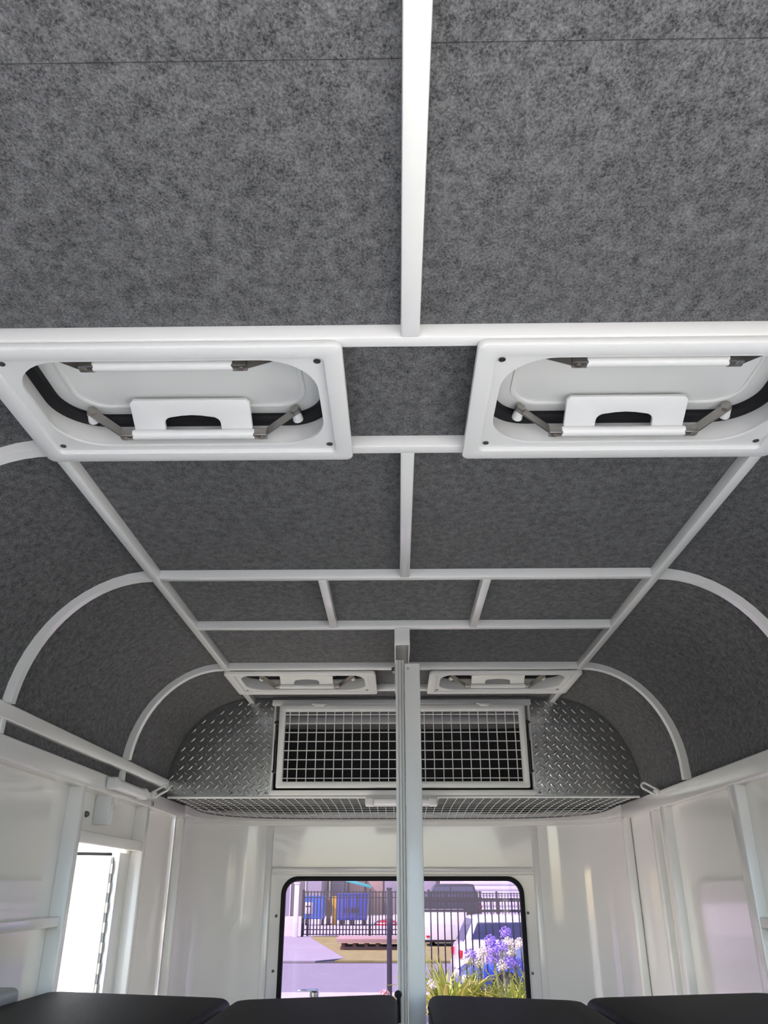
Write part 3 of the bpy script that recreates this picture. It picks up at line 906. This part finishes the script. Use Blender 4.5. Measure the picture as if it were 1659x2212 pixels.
# ---- white gate pillar, bins and skip
t = thing('gate_pillar', 'white gate pillar at the left end of the far fence', 'post', (-4.83, 42.3, GZ))
MB().box((-0.11, -0.11, 0), (0.11, 0.11, 2.25), 0.01).build('shaft', WHITE, t)
MB().box((-0.14, -0.14, 2.25), (0.14, 0.14, 2.32), 0.01).build('cap', WHITE, t)
t = thing('letter_box', 'pale letter box on a stand behind the white pillar', 'letter box', (-4.35, 43.2, GZ))
MB().box((-0.2, -0.15, 0.95), (0.2, 0.15, 1.45), 0.02).build('box', WHITE, t)
MB().box((-0.05, -0.05, 0), (0.05, 0.05, 0.96)).build('stand', BLACKMETAL, t)
MB().box((-0.13, -0.16, 1.25), (0.13, -0.148, 1.30)).build('slot', BLACKMETAL, t)
t = thing('waste_bin', 'bright blue ribbed waste bin left of the skip', 'bin', (-5.22, 56, GZ))
MB().box((-0.62, -0.5, 0.35), (0.62, 0.5, 1.55), 0.03).build('body', BLUE1, t)
MB().box((-0.66, -0.55, 1.55), (0.66, 0.55, 1.65), 0.03).build('lid', BLUE1, t)
for k in range(6):
    MB().box((-0.55 + k * 0.2, -0.54, 0.4), (-0.45 + k * 0.2, -0.49, 1.55), 0.01).build('rib', BLUE1, t)
for z in (0.75, 1.15):
    MB().box((-0.62, -0.53, z), (0.62, -0.49, z + 0.06), 0.01).build('band', BLUE2, t)
for x in (-0.5, 0.5):
    MB().tube((x - 0.04, -0.3, 0.17), (x + 0.04, -0.3, 0.17), 0.17, 14).build('wheel', TYRE, t)
    MB().tube((x - 0.04, 0.3, 0.17), (x + 0.04, 0.3, 0.17), 0.17, 14).build('wheel', TYRE, t)
t = thing('skip', 'deep blue steel skip with a slotted front', 'skip', (-2.85, 56, GZ))
MB().plate([(-0.9, 0.3), (0.9, 0.3), (1.0, 1.75), (-0.95, 1.75)], [], 1.5, frame_xz(-0.75), 0.02).build('body', BLUE2, t)
MB().box((-0.98, -0.80, 1.72), (1.03, 0.80, 1.80), 0.02).build('rim', BLUE2, t)
for k in range(6):
    MB().box((-0.55 + k * 0.17, -0.79, 0.70), (-0.47 + k * 0.17, -0.745, 0.98), 0.01).build('slot', TYRE, t)
for k in range(7):
    MB().box((-0.84 + k * 0.28, -0.79, 0.32), (-0.80 + k * 0.28, -0.745, 1.72), 0.01).build('rib', BLUE2, t)
for x in (-0.7, 0.0, 0.7):
    MB().box((x - 0.1, -0.7, 0.0), (x + 0.1, 0.7, 0.31)).build('skid', TYRE, t)
t = thing('boom', 'teal beam tilted above the blue skip', 'beam', (-3.55, 57.5, GZ))
fr = Matrix.Translation((0.75, 0, 2.42)) @ Matrix.Rotation(math.radians(14), 4, 'Y')
MB().box((-1.0, -0.12, -0.09), (1.1, 0.12, 0.09), 0.02, 2, fr).build('beam', TEAL, t)
for x in (0.1, 1.4):
    MB().box((x - 0.05, -0.05, 0), (x + 0.05, 0.05, 2.42 - (x - 0.75) * 0.24)).build('stand', BLACKMETAL, t)
for x, m, lab, h, wd in ((-4.36, BROWN, 'brown board standing between the bins', 1.55, 0.13), (-4.02, YELLOW, 'yellow plastic post standing between the bins', 1.62, 0.13)):
    o = thing('marker_post', lab, 'post', (x, 56.2, GZ))
    MB().box((-wd, -0.1, 0), (wd, 0.1, h), 0.02).build('shaft', m, o)
    MB().box((-wd - .04, -0.14, 0), (wd + .04, 0.14, 0.08), 0.01).build('foot', m, o)
t = thing('wheelie_bin', 'tall blue bin at the far left of the window view', 'bin', (-7.75, 50, GZ))
MB().plate([(-0.22, 0.08), (0.22, 0.08), (0.29, 1.05), (-0.29, 1.05)], [], 0.6, frame_xz(-0.3), 0.02).build('body', CARBLUE, t)
MB().box((-0.31, -0.33, 1.05), (0.31, 0.33, 1.12), 0.02).build('lid', CARBLUE, t)
MB().tube((-0.25, 0.26, 0.1), (0.25, 0.26, 0.1), 0.1, 12).build('wheels', TYRE, t)
t = thing('red_bundle', 'low red bundle on the ground right of the skip', 'bundle', (-0.75, 56, GZ))
MB().lathe([(0.75, 0), (0.72, 0.14), (0.5, 0.27), (0.1, 0.32)], 14).build('cover', RED, t)
MB().path([(0.73 * math.cos(a), 0.73 * math.sin(a), 0.12) for a in [2 * PI * k / 20 for k in range(20)]], 0.03, 5, True).build('strap', WHITE, t)

# ---- boards on pallets
t = thing('pallet_stack', 'broad sheets lying on pallets on the grass', 'pallet', (-1.15, 34.2, GZ + 0.01))
for k in range(6):
    MB().box((-0.95 + k * 0.42, -0.85, 0.10), (-0.82 + k * 0.42, 0.85, 0.22), 0.005).build('bearer', TIMBERD, t)
for k in range(5):
    MB().box((-1.0, -0.85 + k * 0.38, 0.0), (1.45, -0.70 + k * 0.38, 0.10), 0.005).build('deck_board', TIMBERD, t)
for k in range(3):
    MB().box((-1.08 - 0.04 * k, -1.0, 0.225 + k * 0.05), (1.5, 1.1, 0.270 + k * 0.05), 0.006, 2).build('sheet', TIMBER, t)

# ---- white box trailer
t = thing('box_trailer', 'white box trailer parked on the grass behind the near fence', 'trailer', (1.95, 36, GZ + 0.01))
MB().box((-0.92, -0.7, 0.22), (0.74, 1.2, 1.27), 0.03).build('box', WHITE, t)
MB().box((-0.95, -0.66, 0.14), (0.76, 1.1, 0.22), 0.01).build('chassis', BLACKMETAL, t)
for s in (-0.6, 0.6):
    MB().tube((s - 0.1, 0.2, 0.2), (s + 0.1, 0.2, 0.2), 0.2, 16).build('wheel', TYRE, t)
for s in (-0.8, 0.62):
    MB().box((s - 0.07, -0.73, 0.32), (s + 0.07, -0.69, 0.38), 0.01).build('tail_light', RED, t)

# ---- cars (built facing +x, side towards the viewer)
def car(name, label, loc, rotz, L, H, Wd, paint, wagon=False, pickup=False):
    t = thing(name, label, 'car', loc, (0, 0, rotz))
    hb = H * 0.60
    body = [(-L / 2, 0.30), (-L / 2 + 0.06, hb - 0.05), (-L / 2 + 0.25, hb), (L * 0.20, hb), (L / 2 - 0.35, hb - 0.10), (L / 2 - 0.03, hb - 0.28), (L / 2, 0.32), (L / 2 - 0.1, 0.20), (-L / 2 + 0.1, 0.20)]
    MB().plate(body, [], Wd, frame_xz(-Wd / 2), 0.07).build('body', paint, t, 50)
    if pickup:
        cab = [(-L * 0.14, hb - 0.03), (-L * 0.10, H), (L * 0.06, H), (L * 0.20, hb - 0.03)]
    elif wagon:
        cab = [(-L / 2 + 0.10, hb - 0.03), (-L / 2 + 0.40, H - 0.03), (-L / 2 + 0.7, H), (L * 0.05, H), (L * 0.23, hb - 0.03)]
    else:
        cab = [(-L * 0.40, hb - 0.03), (-L * 0.24, H), (L * 0.04, H), (L * 0.23, hb - 0.03)]
    MB().plate(cab, [], Wd - 0.26, frame_xz(-Wd / 2 + 0.13), 0.06).build('cabin', paint, t, 50)
    xs = [p[0] for p in cab]
    zl, zh = hb + 0.07, H - 0.15
    def edge(z, front):
        (xa, za), (xb, zb) = (cab[-1], cab[-2]) if front else (cab[0], cab[1])
        return xa + (xb - xa) * (z - za) / (zb - za)
    xa0, xa1, xb0, xb1 = edge(zl, 0) + 0.14, edge(zh, 0) + 0.12, edge(zl, 1) - 0.12, edge(zh, 1) - 0.08
    mid = (xa0 + xb0) / 2
    for s in (1, -1):
        yy = s * (Wd / 2 - 0.128)
        for p in ([(xa0, zl), (mid - 0.04, zl), (mid - 0.04, zh), (xa1, zh)], [(mid + 0.04, zl), (xb0, zl), (xb1, zh), (mid + 0.04, zh)]):
            MB().plate(p, [], s * 0.012, frame_xz(yy - s * 0.006)).build('side_window', CARGLASS, t)
    for front in (0, 1):
        z0, z1 = hb + 0.02, H - 0.08
        sg = 1 if front else -1
        e0, e1 = edge(z0, front) + sg * 0.012, edge(z1, front) + sg * 0.012
        hw2 = Wd / 2 - 0.22
        MB().sections([[(e0, -hw2, z0), (e1, -hw2 + 0.06, z1), (e1 - sg * 0.015, -hw2 + 0.06, z1), (e0 - sg * 0.015, -hw2, z0)],
                       [(e0, hw2, z0), (e1, hw2 - 0.06, z1), (e1 - sg * 0.015, hw2 - 0.06, z1), (e0 - sg * 0.015, hw2, z0)]]).build('windscreen' if front else 'rear_window', CARGLASS, t)
    for x in (-L * 0.30, L * 0.31):
        for s in (1, -1):
            wh = MB().tube((x, s * (Wd / 2 - 0.20), 0.31), (x, s * (Wd / 2 + 0.005), 0.31), 0.31, 22).build('wheel', TYRE, t)
            MB().tube((x, s * (Wd / 2), 0.31), (x, s * (Wd / 2 + 0.012), 0.31), 0.19, 18).build('rim', STEEL, wh)
    for s in (1, -1):
        MB().box((-L / 2 - 0.01, s * (Wd / 2 - 0.18) - 0.16, hb - 0.34), (-L / 2 + 0.16, s * (Wd / 2 - 0.18) + 0.19, hb - 0.16), 0.03).build('tail_light', RED, t)
        MB().box((L / 2 - 0.22, s * (Wd / 2 - 0.25) - 0.16, hb - 0.38), (L / 2 - 0.005, s * (Wd / 2 - 0.25) + 0.245, hb - 0.24), 0.03).build('headlight', CARGLASS if paint is CARDARK else LENS, t)
    MB().box((-L / 2 - 0.04, -Wd / 2 + 0.1, 0.28), (-L / 2 + 0.2, Wd / 2 - 0.1, 0.44), 0.04).build('bumper', paint, t)
    return t
car('car', 'white wagon with a red tail light parked across the street', (3.55, 22.8, GZ - 0.02), math.radians(4), 4.3, 1.46, 1.75, WHITE, wagon=True)
car('car', 'blue car parked just behind the near fence', (3.25, 18.3, GZ), math.radians(184), 4.2, 1.30, 1.72, CARBLUE)
car('car', 'dark tall car parked behind the far railing', (2.35, 50.5, GZ), math.radians(180), 4.6, 2.3, 1.9, CARDARK, wagon=True)

# ---- agapanthus
def leaf_mesh(L, w, bend, m):
    b = MB()
    rings = []
    n = 6
    for k in range(n + 1):
        f = k / n
        a = bend * f * f
        x = L * (f * math.sin(0.25 + a * 0.5))
        z = L * (f * math.cos(0.25 + a * 0.62))
        ww = w * (1 - f ** 3) * (0.7 + 0.3 * math.sin(PI * min(1, f * 1.4))) + 0.002
        rings.append([(x, -ww / 2, z + 0.004), (x + 0.003, 0, z - 0.004), (x, ww / 2, z + 0.004)])
    b.sections(rings, closed_ring=False, cap=False)
    return b.mesh('leaf', m, 60)
LV = [leaf_mesh(1.05, 0.066, 0.7, LEAFM), leaf_mesh(1.10, 0.070, 1.1, LEAFM), leaf_mesh(1.0, 0.062, 1.5, LEAFY), leaf_mesh(1.05, 0.062, 0.9, LEAFY), leaf_mesh(1.1, 0.064, 0.3, LEAFM)]
def head_mesh(m, r):
    b = MB()
    q = random.Random(5)
    for k in range(44):
        z = 1 - 1.7 * (k + 0.5) / 44
        a = k * 2.399963
        d = Vector((math.sqrt(1 - z * z) * math.cos(a), math.sqrt(1 - z * z) * math.sin(a), z))
        e = r * q.uniform(0.75, 1.15)
        b.tube(d * r * 0.1, d * e * 0.7, 0.0022, 3)
        b.tube(d * e * 0.65, d * e, 0.003, 5, q.uniform(0.010, 0.016))
    return b.mesh('flower_head', m)
HM = {'p': head_mesh(PURPLE, 0.088), 'w': head_mesh(WHITEFL, 0.08)}
stem = MB().tube((0, 0, 0), (0, 0, 1), 0.008, 6).mesh('flower_stem', STEMM)
rnd = random.Random(3)
def clump(x, y, s, nl, flowers, label):
    t = thing('flowering_clump', label, 'plant', (x, y, GZ + 0.13))
    for k in range(nl):
        me = LV[rnd.choice((0, 0, 1, 1, 2, 3, 4, 4))]
        o = link('leaf', me, t, (rnd.uniform(-.16, .16) * s, rnd.uniform(-.16, .16) * s, 0), (0, 0, rnd.uniform(0, 2 * PI)))
        k2 = s * rnd.uniform(0.75, 1.1)
        o.scale = (k2, k2, k2)
    for fx, fz, kind in flowers:
        bx = x + (fx - x) * 0.35
        st = link('flower_stem', stem, t, (bx - x, 0.05, 0))
        d = Vector((fx - bx, rnd.uniform(-.1, .1), fz - (GZ + 0.13)))
        st.rotation_euler = d.to_track_quat('Z', 'Y').to_euler()
        st.scale = (1, 1, d.length)
        hd = link('flower_head', HM[kind], st, (0, 0, 1))
        hd.scale = (1, 1, 1 / d.length)
clump(0.70, 13.0, 1.0, 150, [(0.46, 0.34, 'w'), (0.95, 0.32, 'w')], 'green strap leaved clump right of the partition with two low white flowers')
clump(1.14, 13.2, 0.84, 100, [(1.03, 0.70, 'p'), (0.99, 0.64, 'w'), (1.21, 0.75, 'w'), (1.15, 0.60, 'w')], 'second strap leaved clump from the partition, one purple head')
clump(1.54, 12.8, 0.84, 140, [(1.31, 0.80, 'p'), (1.31, 0.68, 'p'), (1.44, 0.83, 'p'), (1.29, 0.90, 'p'), (1.45, 0.72, 'w'), (1.43, 0.60, 'w'), (1.53, 0.64, 'p')], 'strap leaved clump with the most purple heads, third from the partition')
clump(1.94, 13.1, 0.86, 140, [(1.65, 0.60, 'p'), (1.57, 0.87, 'w'), (1.60, 0.75, 'w'), (1.55, 0.99, 'p'), (1.74, 0.86, 'w')], 'strap leaved clump at the right edge of the window view')
t = thing('dried_flower', 'faded pink flower head on a bent stalk left of the partition', 'flower', (0.02, 9.6, GZ))
MB().path([(0.0, 0, 0), (-0.01, 0, 0.45), (-0.06, 0, 0.80), (-0.17, 0, 1.02)], 0.009, 6).build('stalk', PINKDRY, t)
b = MB()
for k in range(24):
    z = 1 - 2 * (k + 0.5) / 24
    a = k * 2.399963
    d = Vector((math.sqrt(1 - z * z) * math.cos(a), math.sqrt(1 - z * z) * math.sin(a), z))
    c0 = Vector((-0.18, 0, 1.03))
    b.tube(c0, c0 + d * 0.055, 0.004, 4, 0.014)
b.build('flower_head', PINKDRY, t)

# ---- repeats share a group
GROUPS = {'roof_hatch': 'white roof hatches', 'tread_plate': 'chequer plates beside the mesh door', 'gas_strut': 'gas struts of the mesh door',
          'strip_light': 'interior strip lights', 'tie_ring': 'tie loops on the side rails', 'cushion': 'black vinyl cushions', 'bench_base': 'bench bases under the cushions',
          'snap_fastener': 'small dark knobs beside the switch box', 'flowering_clump': 'flowering clumps in the garden bed', 'picket_fence': 'black steel fences',
          'factory_building': 'factory buildings across the street', 'marker_post': 'posts between the bins', 'car': 'parked cars'}
for o in list(S.objects):
    g = GROUPS.get(o.name.split('.')[0])
    if g and o.parent is None and 'label' in o:
        o['group'] = g
